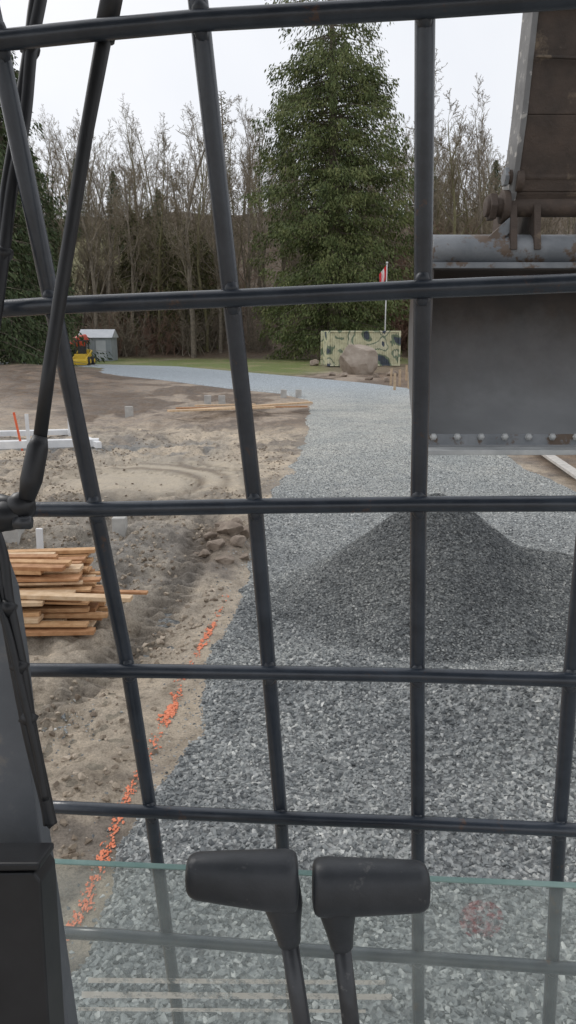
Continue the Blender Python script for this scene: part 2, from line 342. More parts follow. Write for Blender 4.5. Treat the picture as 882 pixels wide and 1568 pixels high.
# ---------- orange paint
PAINT=M('orange_paint',(.55,.14,.06),(.78,.27,.15),60,.8,lo=.4,hi=.6)
mb=MB()
ln=np.array([(108,1425),(120,1408),(150,1345),(160,1310),(175,1272),(190,1232),(208,1195),(238,1140),(250,1110),(266,1085),(275,1045),(303,1000),(320,968),(335,940),(348,912)],float)
tt=0
while tt<len(ln)-1.02:
    i=int(tt); f=tt-i; p=ln[i]*(1-f)+ln[i+1]*f; g=G(p[0],p[1])
    dn_=float(vnoise(tt*2.1+.3,.5))
    for q in range(int(max(0,dn_-.25)*10)+(random.random()<.45)):
        cx=g.x+random.gauss(0,.018); cy=g.y+random.gauss(0,.03); r=random.uniform(.003,.014)*(1.2 if dn_>.6 else .8); n=7
        vs=[(cx,cy,H(cx,cy)+.009)]
        for k in range(n):
            t=2*math.pi*k/n; q_=random.uniform(.3,1.4)*r; x=cx+math.cos(t)*q_*.9; y=cy+math.sin(t)*q_*1.5; vs.append((x,y,H(x,y)+.005+random.uniform(0,.003)))
        mb.add(vs,[(0,1+k,1+(k+1)%n) for k in range(n)],PAINT)
    tt+=.045
mb.obj('spray_paint_line')
# ---------- lumber
WOOD=[M('wood_a',(.44,.24,.11),(.60,.37,.19),14,.7,.2,.003),M('wood_b',(.32,.145,.06),(.48,.26,.125),12,.7,.2,.003),M('wood_c',(.42,.30,.19),(.55,.42,.28),9,.7,.2,.003),M('wood_d',(.52,.35,.20),(.66,.49,.32),14,.7,.2,.003)]
mb=MB()
for l in range(12):
    for k in range(7):
        if l>7 and k in(0,1): continue
        if random.random()<.12: continue
        y0=5.75+k*.125+random.uniform(-.04,.04)+l*.012; z=.07+l*.043+random.uniform(-.006,.006); xe=-1.66+random.choice([-.3,-.15,0,0,.05,.12])+random.uniform(-.06,.06)-.02*l
        if l==6 and k==2: xe=-1.22
        if l==7 and k==0: xe=-1.30
        ang=random.uniform(-.09,.09); L=3.4
        d=Vector((math.cos(ang),math.sin(ang),random.uniform(-.012,.012)))
        e=Vector((xe,y0,z+H(-1.9,6)*.5)); mb.beam(e-d*L,e,random.choice([.09,.09,.14,.06]),random.choice([.036,.036,.022]),random.choice([WOOD[0],WOOD[0],WOOD[1],WOOD[3]]))
mb.obj('lumber_stack',bevel=.003)
mb=MB()
def plank(a,b,w=.14,h=.04,m=None,z=.04):
    a=G(*a);b=G(*b); a.z=H(a.x,a.y)+z; b.z=H(b.x,b.y)+z; mb.beam(a,b,w,h,m or random.choice(WOOD))
plank((258,645),(420,636),.2,.05,WOOD[3],z=.22);plank((285,642),(476,628),.2,.05,WOOD[3],z=.26);plank((270,638),(470,632),z=.2,m=WOOD[1]);plank((300,636),(390,630),z=.18)
mb.obj('wood_plank')
GW=M('grey_wood',(.42,.40,.37),(.56,.53,.49),9,.8,.2,.003)
mb=MB(); plank((822,692),(905,748),.2,.05,GW,.12);plank((862,690),(910,706),.1,.04,WOOD[1],.08)
mb.obj('wood_plank')
CON=M('concrete',(.38,.37,.35),(.5,.49,.46),6,.85,.3); WHITE=M('white_board',(.66,.67,.68),(.8,.8,.8),4,.6)
mb=MB()
for a_,b_,h in (((-2,690),(152,686),.16),((-60,672),(110,668),.12)):
    a=G(a_[0],a_[1]);b=G(b_[0],b_[1]); a.z=b.z=h/2+.05; mb.beam(a,b,.22,h,WHITE)
a=G(105,668);b=G(152,690);a.z=b.z=.12; mb.beam(a,b,.12,.13,WHITE)
for px,py in ((45,690),(108,672)):
    g=G(px,py); mb.box((g.x,g.y,.4),(.07,.04,.8),WHITE)
mb.obj('foundation_form')
def stake(px,py,h,w,mat,name,lean=None):
    g=G(px,py); z=H(g.x,g.y); s=MB(); lean=random.uniform(-.05,.05) if lean is None else lean
    s.beam((g.x,g.y,z-.05),(g.x+lean*h,g.y,z+h),w,w*.6,mat,up=Vector((0,1,0)))
    return s.obj(name,bevel=.002)
OR=M('orange_stake',(.70,.11,.04),(.8,.17,.07),10,.5)
stake(35,690,.85,.045,OR,'survey_stake',-.15); stake(62,850,.30,.07,WHITE,'survey_stake')
for p in ((318,618),(340,617),(434,609),(457,609),(198,635)): stake(p[0],p[1],.32,.24,CON,'concrete_post')
mb=MB(); g=G(20,838); mb.box((g.x-.35,g.y+.1,.2),(.9,.35,.4),CON); g=G(185,830); mb.box((g.x,g.y,.16),(.16,.16,.32),CON); mb.obj('concrete_block',bevel=.01)
stake(66,1262,.10,.03,M('pink_ribbon',(.85,.08,.2),(.9,.12,.25),5,.5),'survey_flag')
for p in ((604,600),(612,592),(622,585),(626,598),(598,590)): stake(p[0],p[1],.8,.10,WOOD[2],'survey_stake')
ROCK=M('rock',(.17,.13,.10),(.33,.27,.215),6,.85,.6,.02)
def rock(name,pos,r,sc=(1,1,.7),mat=ROCK):
    bm=bmesh.new(); bmesh.ops.create_icosphere(bm,subdivisions=4,radius=1)
    co=np.array([v.co for v in bm.verts])
    for q in range(9):
        nrm=rng.normal(size=3); nrm/=np.linalg.norm(nrm); dd=co@nrm; lim=random.uniform(.45,.8); ov=np.clip(dd-lim,0,None); co=co-ov[:,None]*nrm*.9
    o1=random.uniform(0,50); n=fbm(co[:,0]*2.5+o1,co[:,1]*2.5+co[:,2]*2.7,4)
    co=co*(.9+n*.22)[:,None]
    for v,q in zip(bm.verts,co): v.co=Vector((q[0]*r*sc[0],q[1]*r*sc[1],q[2]*r*sc[2]))
    me=bpy.data.meshes.new(name); bm.to_mesh(me); bm.free(); me.materials.append(mat)
    o=bpy.data.objects.new(name,me); o.location=pos; o.rotation_euler=(0,0,random.uniform(0,6)); SC.collection.objects.link(o); return o
for p,r in (((330,850),.12),((352,835),.15),((372,826),.12),((345,868),.09),((366,845),.10),((322,838),.08),((376,858),.07),((300,850),.06),((360,812),.10),((340,820),.08),((312,860),.07)):
    g=G(*p); rock('rock',(g.x,g.y,H(g.x,g.y)+r*.3),r,(1.2,1,.8))
BR=M('boulder',(.27,.22,.175),(.44,.38,.32),1.2,.9,.6,.05)
g=G(547,573); rock('boulder',(g.x,g.y,.8),1.4,(1,.9,.95),BR)
for p,r in (((527,577),.3),((575,578),.3),((508,575),.25),((592,585),.25),((600,578),.35),((482,560),.5),((565,582),.25)):
    g=G(*p); rock('rock',(g.x,g.y,H(g.x,g.y)+r*.3),r)
# ---------- camouflage container
m,nt,b=newmat('camouflage_paint'); n=noise(nt,.75,1.6,.4,dist=.35)
r=ramp(nt,n.outputs[0],[(0,(.07,.085,.11)),(.36,(.19,.24,.16)),(.42,(.60,.58,.40)),(.54,(.21,.26,.18)),(.575,(.64,.62,.46)),(.66,(.065,.08,.11))],'CONSTANT')
n7=noise(nt,3,6,.7); r7=ramp(nt,n7.outputs[0],[(.35,(.75,.74,.7)),(.6,(1.05,1.05,1.05))])
nt.links.new(mixn(nt,1.0,r.outputs[0],r7.outputs[0],'MULTIPLY'),b.inputs['Base Color']); b.inputs['Roughness'].default_value=.7; CAMO=m
mb=MB(); g=G(553,562); R=Matrix.Rotation(math.radians(9),3,'Z'); cz=H(g.x,g.y); L=5.5;W=2.44;Hh=2.6; cen=Vector((g.x,g.y+1.2,cz+Hh/2+.05))
mb.box(cen,(L-.1,W-.1,Hh-.1),CAMO,R); nr=30
for k in range(nr):
    for s_ in(-1,1): mb.box(cen+R@Vector((-L/2+.2+(L-.4)*k/(nr-1),s_*(W/2-.03),0)),(.1,.05,Hh-.3),CAMO,R)
for sx in(-1,1):
    for sy in(-1,1): mb.box(cen+R@Vector((sx*L/2,sy*W/2,0)),(.16,.16,Hh),CAMO,R)
for sy in(-1,1):
    for sz in(-1,1): mb.box(cen+R@Vector((0,sy*W/2,sz*(Hh/2-.06))),(L-.17,.12,.12),CAMO,R)
mb.obj('shipping_container',bevel=.01)
STEEL=M('pole_paint',(.6,.6,.6),(.72,.72,.72),3,.4)
RED=M('red_cloth',(.62,.03,.04),(.72,.05,.06),2,.8); WC=M('white_cloth',(.75,.75,.76),(.82,.82,.82),2,.8)
mb=MB(); g=G(588,558); mb.tube([(g.x,g.y,0),(g.x,g.y,7.9)],[.06,.04],STEEL,8); mb.ball((g.x,g.y,7.95),.1,STEEL,8); mb.obj('flag_pole')
mb=MB()
for j in range(3):
    vs=[];fs=[]
    for i in range(5):
        for k in range(9):
            u=(j+i/4)/3; v=k/8
            vs.append((g.x-.07-u*.55+.05*math.sin(v*3),g.y+.14*math.sin(u*11+v*2),7.75-v*1.05-u*.7))
    for i in range(4):
        for k in range(8): q=i*9+k; fs.append((q,q+1,q+10,q+9))
    mb.add(vs,fs,RED if j!=1 else WC,True)
mb.obj('flag')
# ---------- shed, loader, mixer
SH=M('shed_metal',(.30,.33,.36),(.38,.41,.44),1,.5); SR=M('shed_roof',(.5,.53,.56),(.6,.62,.65),1,.4); DK=M('dark_rubber',(.02,.02,.02),(.035,.035,.035),8,.7)
YEL=M('yellow_paint',(.60,.40,.03),(.70,.48,.05),3,.45); REDP=M('red_paint',(.6,.06,.03),(.7,.1,.05),3,.5)
mb=MB(); g=G(146,553); x,y=g.x,g.y+1.6; z=H(x,y)
mb.box((x,y,z+1.05),(2.9,2.4,2.1),SH)
mb.add([(x-1.6,y-1.4,z+2.1),(x+1.6,y-1.4,z+2.1),(x+1.6,y+1.4,z+2.1),(x-1.6,y+1.4,z+2.1),(x-1.6,y,z+2.85),(x+1.6,y,z+2.85)],[(0,1,5,4),(2,3,4,5),(0,4,3),(1,2,5)],SR)
for k in range(13): mb.box((x-1.35+k*.225,y-1.215,z+1.05),(.05,.03,1.9),SH)
mb.box((x+.5,y-1.25,z+.95),(.9,.04,1.8),SR)
mb.obj('storage_shed')
mb=MB(); g=G(128,560); x,y=g.x,g.y; z=H(x,y)
for sx in(-.6,.6):
    for sy in(-.6,.6): mb.tube([(x+sx-.14,y+sy,z+.38),(x+sx+.14,y+sy,z+.38)],.34,DK,16); mb.tube([(x+sx-.16,y+sy,z+.38),(x+sx+.16,y+sy,z+.38)],.18,YEL,10)
mb.box((x,y,z+.7),(.9,1.8,.45),YEL); mb.box((x,y+.6,z+1.05),(.8,.6,.4),YEL)
for sx in(-.4,.4):
    for sy in(-.5,.4): mb.box((x+sx,y+sy,z+1.4),(.07,.07,1.0),DK)
mb.box((x,y,z+1.93),(.95,1.05,.08),DK); mb.box((x,y-.2,z+1.2),(.5,.5,.6),DK)
for sx in(-.52,.52): mb.beam((x+sx,y+.8,z+1.15),(x+sx,y-1.3,z+.5),.09,.13,YEL)
mb.box((x,y-1.45,z+.35),(1.4,.45,.35),YEL,Matrix.Rotation(.3,3,'X'))
mb.obj('compact_loader',bevel=.02)
mb=MB(); g=G(124,553); x,y=g.x,g.y; z=H(x,y)
mb.tube([(x-.9,y,z+1.5),(x-.5,y,z+1.55),(x+.1,y,z+1.75),(x+.6,y,z+2.1),(x+.7,y,z+2.15)],[.25,.55,.62,.35,.28],REDP,16)
mb.box((x-.2,y,z+.8),(1.3,.7,.4),DK); mb.box((x-1.0,y,z+1.1),(.5,.7,.9),WHITE)
for sx in(-.5,.4): mb.tube([(x+sx,y-.5,z+.35),(x+sx,y+.5,z+.35)],.35,DK,14)
mb.obj('concrete_mixer',bevel=.02)
# ---------- trees
BARK=M('bark',(.13,.11,.085),(.27,.23,.18),3,.9); BARK2=M('mossy_bark',(.14,.13,.055),(.24,.22,.13),2,.9); TWIG=M('twig',(.19,.155,.11),(.30,.25,.18),1,.9); REDTW=M('red_twig',(.19,.11,.08),(.28,.18,.13),1,.9)
def seg(V,Fc,p,q,r0,r1,n):
    d=(q-p); a=d.cross(Vector((.3,.9,.1))).normalized(); b=a.cross(d).normalized(); o=len(V)
    for c,r in((p,r0),(q,r1)):
        for k in range(n):
            t=2*math.pi*k/n; V.append(c+a*(math.cos(t)*r)+b*(math.sin(t)*r))
    for k in range(n): Fc.append((o+k,o+(k+1)%n,o+n+(k+1)%n,o+n+k))
def grow(V,Fc,Ml,p,d,L,r,lv,cfg):
    nseg=cfg['n'][lv]; st=L/nseg; r1=r
    for i in range(nseg):
        w=cfg['w'][lv]; d=(d+Vector((random.gauss(0,w),random.gauss(0,w),random.gauss(0,w)+cfg['up'][lv]))).normalized()
        q=p+d*st; r0=r1; r1=max(r*(1-(i+1)/nseg*.85),cfg['min']); c0=len(Fc); seg(V,Fc,p,q,r0,r1,6 if lv==0 else 3); Ml+= [0 if lv<2 else 1]*(len(Fc)-c0)
        if lv<len(cfg['n'])-1 and i>=cfg['start'][lv]:
            for c in range(cfg['c'][lv]):
                ax=Vector((random.gauss(0,1),random.gauss(0,1),random.gauss(0,.3))); ax=(ax-d*ax.dot(d)).normalized()
                an=math.radians(random.uniform(22,55)); nd=d*math.cos(an)+ax*math.sin(an)
                fr=1-(i/nseg)*.65
                grow(V,Fc,Ml,q if random.random()<.5 else (p+q)/2,nd,L*cfg['l'][lv]*fr*random.uniform(.6,1.2),r1*.6,lv+1,cfg)
        p=q
def treemesh(name,fn,mats):
    V=[];Fc=[];Ml=[]; fn(V,Fc,Ml)
    me=bpy.data.meshes.new(name); me.from_pydata([tuple(v) for v in V],[],Fc)
    for m_ in mats: me.materials.append(m_)
    me.polygons.foreach_set('material_index',Ml); me.polygons.foreach_set('use_smooth',[True]*len(Fc)); me.update(); return me
def bare(h,r,st=4):
    cfg=dict(n=[13,5,4,3],w=[.06,.13,.2,.25],up=[.03,.12,.08,.04],min=.018,start=[st,1,0,0],c=[2,2,2,0],l=[.32,.45,.5])
    return lambda V,Fc,Ml: grow(V,Fc,Ml,Vector((0,0,-.3)),Vector((random.gauss(0,.05),random.gauss(0,.05),1)),h,r,0,cfg)
bares=[treemesh('bare_%d'%i,bare(random.uniform(21,27),random.uniform(.17,.3),random.choice([2,3,4,5])),[BARK if i%2 else BARK2,TWIG]) for i in range(8)]
def shrub(V,Fc,Ml):
    cfg=dict(n=[5,3,3],w=[.12,.2,.25],up=[.02,.05,.03],min=.014,start=[0,0,0],c=[2,2,0],l=[.45,.5])
    for i in range(16):
        grow(V,Fc,Ml,Vector((random.gauss(0,1.3),random.gauss(0,1.0),-.2)),Vector((random.gauss(0,.35),random.gauss(0,.35),1)).normalized(),random.uniform(1.5,6),.03,0,cfg)
shrubs=[treemesh('shrub_%d'%i,shrub,[BARK if i else REDTW,REDTW if i==0 else TWIG]) for i in range(3)]
def leafmat(name,c1,c2,c3):
    m,nt,b=newmat(name); n=noise(nt,.7,3,.6); n2=noise(nt,6,3,.6)
    mt=nt.nodes.new('ShaderNodeMath'); mt.operation='ADD'; nt.links.new(n.outputs[0],mt.inputs[0]); nt.links.new(n2.outputs[0],mt.inputs[1])
    mt2=nt.nodes.new('ShaderNodeMath'); mt2.operation='MULTIPLY'; nt.links.new(mt.outputs[0],mt2.inputs[0]); mt2.inputs[1].default_value=.5
    r=ramp(nt,mt2.outputs[0],[(.40,c1),(.5,c2),(.60,c3)])
    nt.links.new(r.outputs[0],b.inputs['Base Color']); b.inputs['Roughness'].default_value=.7; b.inputs['Specular IOR Level'].default_value=.25; return m
CED=leafmat('cedar_foliage',(.055,.078,.03),(.115,.145,.052),(.20,.21,.085)); FIR=leafmat('fir_foliage',(.035,.055,.027),(.07,.095,.042),(.11,.135,.06))
OLV=leafmat('olive_foliage',(.08,.085,.036),(.125,.125,.055),(.18,.165,.085))
def conifer(name,h,prof,nb,base,mat,droop=.35,leaves=70,ls=.42,trunk=.5,up=0,sparse_top=0,irr=1.0,hang=.6):
    V=[];Fc=[];quads=[]; n=14
    for i in range(n): seg(V,Fc,Vector((0,0,h*i/n-.3)),Vector((0,0,h*(i+1)/n-.3)),trunk*(1-i/n)+.05,trunk*(1-(i+1)/n)+.05,8)
    for b_ in range(nb):
        t=base+(1-base)*(b_+random.random())/nb; z0=h*t; R=prof(t)*random.choice([.5,.75,.9,1,1.08,1.22])*random.uniform(.85,1.1)
        if t>.77 and sparse_top and random.random()<.60: continue
        az=b_*2.4+random.uniform(-.5,.5); d=Vector((math.cos(az),math.sin(az),0)); sd=Vector((-d.y,d.x,0)); upj=up+random.gauss(0,.13)*irr; dj=droop*random.uniform(.6,1.3)
        def bp(s): return Vector((0,0,z0))+d*(R*s)+Vector((0,0,R*(upj*s-dj*s*s*1.4+.18*s**4)))
        seg(V,Fc,bp(0),bp(.5),.06*min(1,R/3)+.02,.035,4); seg(V,Fc,bp(.5),bp(1),.035,.01,3)
        nl=int(leaves*(.4+R/6)*(1-(sparse_top if t>.77 else 0)))
        for q in np.sqrt(rng.random(nl))*.95+.05:
            so=random.gauss(0,.15)*R*(1.1-q*.6)*.9; dz=-abs(random.gauss(0,hang))*(.5+.6*q)
            c=bp(q)+sd*so+Vector((0,0,dz+.08))
            a=(d*random.uniform(.1,.8)+sd*random.gauss(0,.45)+Vector((0,0,random.uniform(-1.3,-.25)))).normalized()
            w=a.cross(Vector((random.gauss(0,1),random.gauss(0,1),random.gauss(0,1)))).normalized()
            L=ls*random.uniform(.6,1.5); W=L*.17
            quads.append((c,c+a*L*.5+w*W,c+a*L,c+a*L*.5-w*W))
    Ml=[0]*len(Fc)
    for q in quads:
        o=len(V); V+=q; Fc.append((o,o+1,o+2,o+3)); Ml.append(1)
    me=bpy.data.meshes.new(name); me.from_pydata([tuple(v) for v in V],[],Fc); me.materials.append(BARK); me.materials.append(mat)
    me.polygons.foreach_set('material_index',Ml); me.update(); return me
pc=lambda t: float(np.interp(t,[.05,.12,.3,.5,.66,.74,.78,.84,.94,1],[5.0,6.5,6.9,6.7,6.1,4.8,3.0,5.4,5.4,3.2]))
cedar=conifer('cedar_m',35.0,pc,600,.06,CED,.3,165,.30,.8,sparse_top=.38,up=.12,hang=.55)
pf=lambda t: 6.2*(1-t)**.75+.4
fir=conifer('fir_m',27,pf,300,.05,FIR,.3,90,.36,.45)
fir2=conifer('fir2_m',12,lambda t:2.4*(1-t)**.4*(.6+.4*math.sin(t*17))+.3,120,.12,OLV,.25,36,.36,.2,irr=2.0)
thin=conifer('thin_m',29,lambda t:2.0*(1-t)**.6+.3,170,.35,OLV,.1,8,.3,.3,up=.3)
def place(me,name,x,y,s=1,parent=None,rz=None):
    o=bpy.data.objects.new(name,me); SC.collection.objects.link(o); o.location=(x,y,H(x,y)-.1); o.rotation_euler=(random.gauss(0,.035),random.gauss(0,.035),random.uniform(0,6.28) if rz is None else rz); o.scale=(s*random.uniform(.9,1.1),s*random.uniform(.9,1.1),s)
    if parent: o.parent=parent
    return o
place(cedar,'cedar_tree',4.6,73,1,rz=1.0).scale=(1,1,1)
for px,y,s in ((30,62,.95),(-25,58,1.1),(85,84,.75)): place(fir,'fir_tree',(px-441)/F*y,y,s)
for px,y,s in ((360,95,.95),(398,100,.8)): place(thin,'slender_fir_tree',(px-441)/F*y,y,s)
for px,y,s in ((135,84,.85),(155,80,.9),(175,83,.9),(205,82,.95),(225,86,.9),(250,84,.9),(300,78,1.0),(270,88,.95),(320,84,.9),(340,83,.85),(385,86,.9),(405,88,.85),(622,80,1.0),(645,86,1.0),(668,80,1.05),(690,85,.95),(712,84,.95),(735,80,1),(590,90,.9),(770,82,.9),(120,88,.8),(425,90,.95)):
    place(random.choice(bares),'bare_tree',(px-441)/F*y,y,s*random.uniform(.85,1.0))
fo=empty('distant_forest')
for i in range(360):
    y=88+77*random.random()**1.3; x=random.uniform(-1,1)*(.43*y+8)
    if (x+29)**2/150+(y-122)**2/700<1 and random.random()<.5: continue
    place(random.choice(bares),'forest_tree',x,y,random.uniform(.5,.82),fo)
for i in range(16):
    y=random.uniform(83,100); place(fir2,'forest_conifer',(random.uniform(185,360)-441)/F*y,y,random.uniform(.6,1.25),fo)
for i in range(10):
    y=random.uniform(110,160); x=random.uniform(-1,1)*(.45*y+5); place(fir,'forest_conifer',x,y,random.uniform(.4,.6),fo)
br=empty('underbrush')
for i in range(130):
    y=random.uniform(79,115); x=random.uniform(-1,1)*(.45*y+6)
    place(shrubs[random.choice([1,2,1,2,0])],'shrub',x,y,random.uniform(.5,1.5),br)
for i in range(26):
    y=random.uniform(84,100); place(shrubs[0],'shrub',(random.uniform(570,770)-441)/F*y,y,random.uniform(1.4,2.4),br)
# ---------- window guard
vd=RT*180-UP*2843+FW*1132; hl=-RT*10900-UP*81+FW*1132; NG=vd.cross(hl).normalized()
if NG.dot(FW)>0: NG=-NG
PG=C+FW*.55
def onp(px,py,off=0):
    r=ray(px,py); q=PG+NG*off; t=(q-C).dot(NG)/r.dot(NG); return C+r*t
BAR=M('guard_paint',(.024,.031,.043),(.042,.053,.07),30,.26,.4,.0007,110,spec=.65,c3=(.09,.052,.036),s3=24,t3=.64)
WELD=M('weld',(.03,.037,.05),(.05,.058,.07),60,.4,.5,.001,200)
rb=.0061
vb=[[(-65,-220),(-40,-100),(2,90),(78,455),(145,775),(197,1030),(232,1250),(256,1430),(278,1600),(300,1800)],
    [(280,-200),(303,0),(352,440),(390,770),(412,1030),(430,1250),(442,1440),(452,1600),(462,1800)],
    [(654,-200),(651,0),(648,430),(641,770),(639,1030),(640,1250),(640,1450),(641,1600),(641,1800)],
    [(1015,-200),(985,0),(930,430),(900,770),(874,1035),(857,1260),(846,1470),(838,1600),(826,1800)]]
hb=[[(-90,72),(0,62),(150,46),(310,31),(640,12),(985,-12),(1100,-20)],
    [(-90,478),(0,473),(78,468),(355,457),(645,443),(930,431),(1100,424)],
    [(-40,782),(50,780),(145,780),(390,775),(640,772),(900,771),(1100,769)],
    [(-20,1025),(50,1026),(197,1027),(412,1030),(639,1034),(874,1041),(1050,1047)],
    [(35,1234),(110,1237),(232,1243),(430,1252),(640,1260),(857,1270),(1050,1279)],
    [(78,1427),(160,1431),(256,1438),(442,1453),(640,1466),(846,1481),(1050,1495)]]
mb=MB()
for p in vb: mb.tube([onp(a,b_,-.004) for a,b_ in p],rb,BAR,16)
for p in hb: mb.tube([onp(a,b_,.004) for a,b_ in p],rb*.96,BAR,16)
cr=[[(2,62),(307,31),(651,12)],[(78,468),(355,457),(647,443)],[(145,780),(390,775),(641,772)],[(197,1027),(412,1030),(639,1034),(874,1041)],[(232,1243),(430,1252),(640,1260),(857,1270)],[(256,1438),(442,1453),(640,1466),(846,1481)]]
for row in cr:
    for a,b_ in row:
        c=onp(a,b_,0)
        for s_ in((-1,0),(1,0),(0,1),(0,-1)):
            mb.ball(c+hl.normalized()*s_[0]*.0065+vd.normalized()*s_[1]*.0065,.0050,WELD,8,jit=.15)
mb.obj('window_guard')
# ---------- lower windshield glass
m,nt,b=newmat('hazy_glass'); nt.nodes.remove(b); out=[n for n in nt.nodes if n.type=='OUTPUT_MATERIAL'][0]
tr=nt.nodes.new('ShaderNodeBsdfTransparent'); tr.inputs[0].default_value=(.93,.97,.95,1)
df=nt.nodes.new('ShaderNodeBsdfDiffuse'); df.inputs[0].default_value=(.66,.73,.70,1)
tl=nt.nodes.new('ShaderNodeBsdfTranslucent'); tl.inputs[0].default_value=(.66,.73,.70,1)
ad=nt.nodes.new('ShaderNodeMixShader'); ad.inputs[0].default_value=.5; nt.links.new(df.outputs[0],ad.inputs[1]); nt.links.new(tl.outputs[0],ad.inputs[2])
n=noise(nt,14,7,.7); r=ramp(nt,n.outputs[0],[(.3,(.15,.15,.15)),(.7,(.28,.28,.28))])
mx=nt.nodes.new('ShaderNodeMixShader'); nt.links.new(r.outputs[0],mx.inputs[0]); nt.links.new(tr.outputs[0],mx.inputs[1]); nt.links.new(ad.outputs[0],mx.inputs[2])
gl=nt.nodes.new('ShaderNodeBsdfGlossy'); gl.inputs['Roughness'].default_value=.05
mx2=nt.nodes.new('ShaderNodeMixShader'); mx2.inputs[0].default_value=.05; nt.links.new(mx.outputs[0],mx2.inputs[1]); nt.links.new(gl.outputs[0],mx2.inputs[2]); nt.links.new(mx2.outputs[0],out.inputs[0])
HG=m
EDGE=M('glass_edge',(.22,.36,.33),(.36,.5,.46),20,.15)
mb=MB(); a=onp(15,1320,.035); b_=onp(960,1364,.035); c=onp(960,1900,.035); d=onp(60,1900,.035)
mb.add([a,d,c,b_],[(0,1,2,3)],HG)
mb.beam(a-NG*.003,b_-NG*.003,.005,.0012,EDGE,up=vd.normalized())
mb.obj('windshield_glass')
def alphamat(name,c,sc_,hi,amt):
    m,nt,b=newmat(name); n=noise(nt,sc_,6,.7); r=ramp(nt,n.outputs[0],[(hi-.18,(0,0,0)),(hi,(amt,)*3)]); b.inputs['Base Color'].default_value=(*c,1); nt.links.new(r.outputs[0],b.inputs['Alpha']); return m
RFL=alphamat('painted_reflection',(.80,.78,.70),60,.52,.85); RS=alphamat('red_smudge',(.6,.12,.12),160,.62,.45)
mb=MB()
for (x0,y0,x1,y1) in ((135,1497,590,1508),(125,1518,600,1531),(120,1542,560,1551)):
    mb.add([onp(x0,y0,.037),onp(x1,y0+4,.037),onp(x1,y1,.037),onp(x0,y1-3,.037)],[(0,1,2,3)],RFL)  # pale reflection streaks painted as thin strips on the glass
cs=[onp(737+34*math.cos(t*math.pi/12),1408+30*math.sin(t*math.pi/12),.037) for t in range(24)]
mb.add(cs,[tuple(range(24))],RS); mb.obj('reflection_and_smudge')
# ---------- control levers
RUB=M('lever_rubber',(.026,.030,.035),(.045,.049,.056),25,.42,.5,.0008,220,c3=(.10,.10,.10),s3=45,t3=.64); LST=M('lever_steel',(.035,.038,.043),(.06,.063,.07),40,.33,.2,.0005,200,c3=(.12,.12,.12),s3=60,t3=.63)
def sellip(MBo,cs,mat,n=28,pw=2.6):
    vs=[];fs=[]
    for (c,ry,rz) in cs:
        for k in range(n):
            t=2*math.pi*k/n; ct,st_=math.cos(t),math.sin(t)
            vs.append(c+FW*(math.copysign(abs(ct)**(2/pw),ct)*ry)+UP*(math.copysign(abs(st_)**(2/pw),st_)*rz))
    for i in range(len(cs)-1):
        for k in range(n): k2=(k+1)%n; fs.append((i*n+k,i*n+k2,(i+1)*n+k2,(i+1)*n+k))
    fs.append(tuple(range(n))[::-1]); fs.append(tuple(range((len(cs)-1)*n,len(cs)*n))); MBo.add(vs,fs,mat,True)
def lever(x0,x1,yc0,yc1,h0,h1,nx,ny,foot):
    D=.56; mb=MB(); cs=[]; k=D/F
    prof=[(0,.45),(.008,.68),(.025,.85),(.055,.95),(.1,1),(.3,1),(.5,1),(.7,1),(.88,1),(.95,.95),(.98,.86),(.993,.7),(1,.45)]
    for t,s in prof:
        x=x0+(x1-x0)*t; y=yc0+(yc1-yc0)*t; h=(h0+(h1-h0)*t**.8)*s
        cs.append((U(x,y,D),h*k*.5*.8,h*k*.5))
    sellip(mb,cs,RUB)
    a=U(nx,ny-45,D);b_=U(foot[0],foot[1],D+.02); pts=[];rr=[]
    for y,w in ((-45,60),(-8,60),(4,54),(20,46),(40,38),(48,36)):
        t=(y+45)/ (foot[1]-ny+45); pts.append(a.lerp(b_,t)); rr.append(w/2*k)
    mb.tube(pts,rr,RUB,18)
    t0=(44+45)/(foot[1]-ny+45); p0=a.lerp(b_,t0); d=(b_-a); mb.tube([p0,b_,b_+d*1.6],14*k,LST,16)
    return mb.obj('control_lever')
lever(285,457,1340,1350,62,92,428,1392,(466,1590)); lever(657,478,1357,1358,70,86,512,1398,(540,1590))
# ---------- cab parts
BLK=M('black_plastic',(.012,.013,.015),(.022,.023,.026),30,.42,.15,.0005,150); CABG=M('cab_paint',(.085,.095,.105),(.13,.14,.155),14,.5,.3,.001,80,c3=(.19,.18,.17),s3=14,t3=.62)
mb=MB()
def slab(pix,d,th,mat):
    f=[U(a,b_,d) for a,b_ in pix]; bk=[U(a,b_,d)+FW*th for a,b_ in pix]; n=len(pix)
    mb.add(f+bk,[tuple(range(n)),tuple(range(n,2*n))[::-1]]+[(i,n+i,n+(i+1)%n,(i+1)%n) for i in range(n)],mat)
slab([(-70,840),(-8,838),(14,900),(30,1010),(50,1200),(68,1320),(112,1620),(-70,1620)],.52,.02,CABG)
slab([(-80,1338),(52,1336),(62,1350),(66,1420),(78,1620),(-80,1620)],.46,.03,BLK)
slab([(-80,1322),(60,1322),(60,1334),(-80,1336)],.455,.03,BLK)
slab([(14,905),(20,905),(74,1320),(122,1620),(114,1620),(62,1300)],.55,.008,BLK)
mb.box((0,-.35,HC+.42),(1.15,1.5,.06),CABG)  # unseen cab roof over the camera, added to darken the guard bars
mb.obj('excavator_cab',bevel=.002)
mb=MB()
st=[(192,-120,.45),(174,-20,.45),(166,20,.45),(133,200,.46),(96,430,.465),(76,560,.47),(60,680,.47)]
mb.tube([U(*p) for p in st],[.0050]*3+[.0043]*4,BLK,14)
mb.tube([U(188,-90,.449),U(159,60,.452)],.0066,BLK,14)
mb.tube([U(62,668,.47),U(58,685,.47),U(48,735,.47),U(41,765,.47)],[.0045,.0066,.0070,.005],BLK,14)
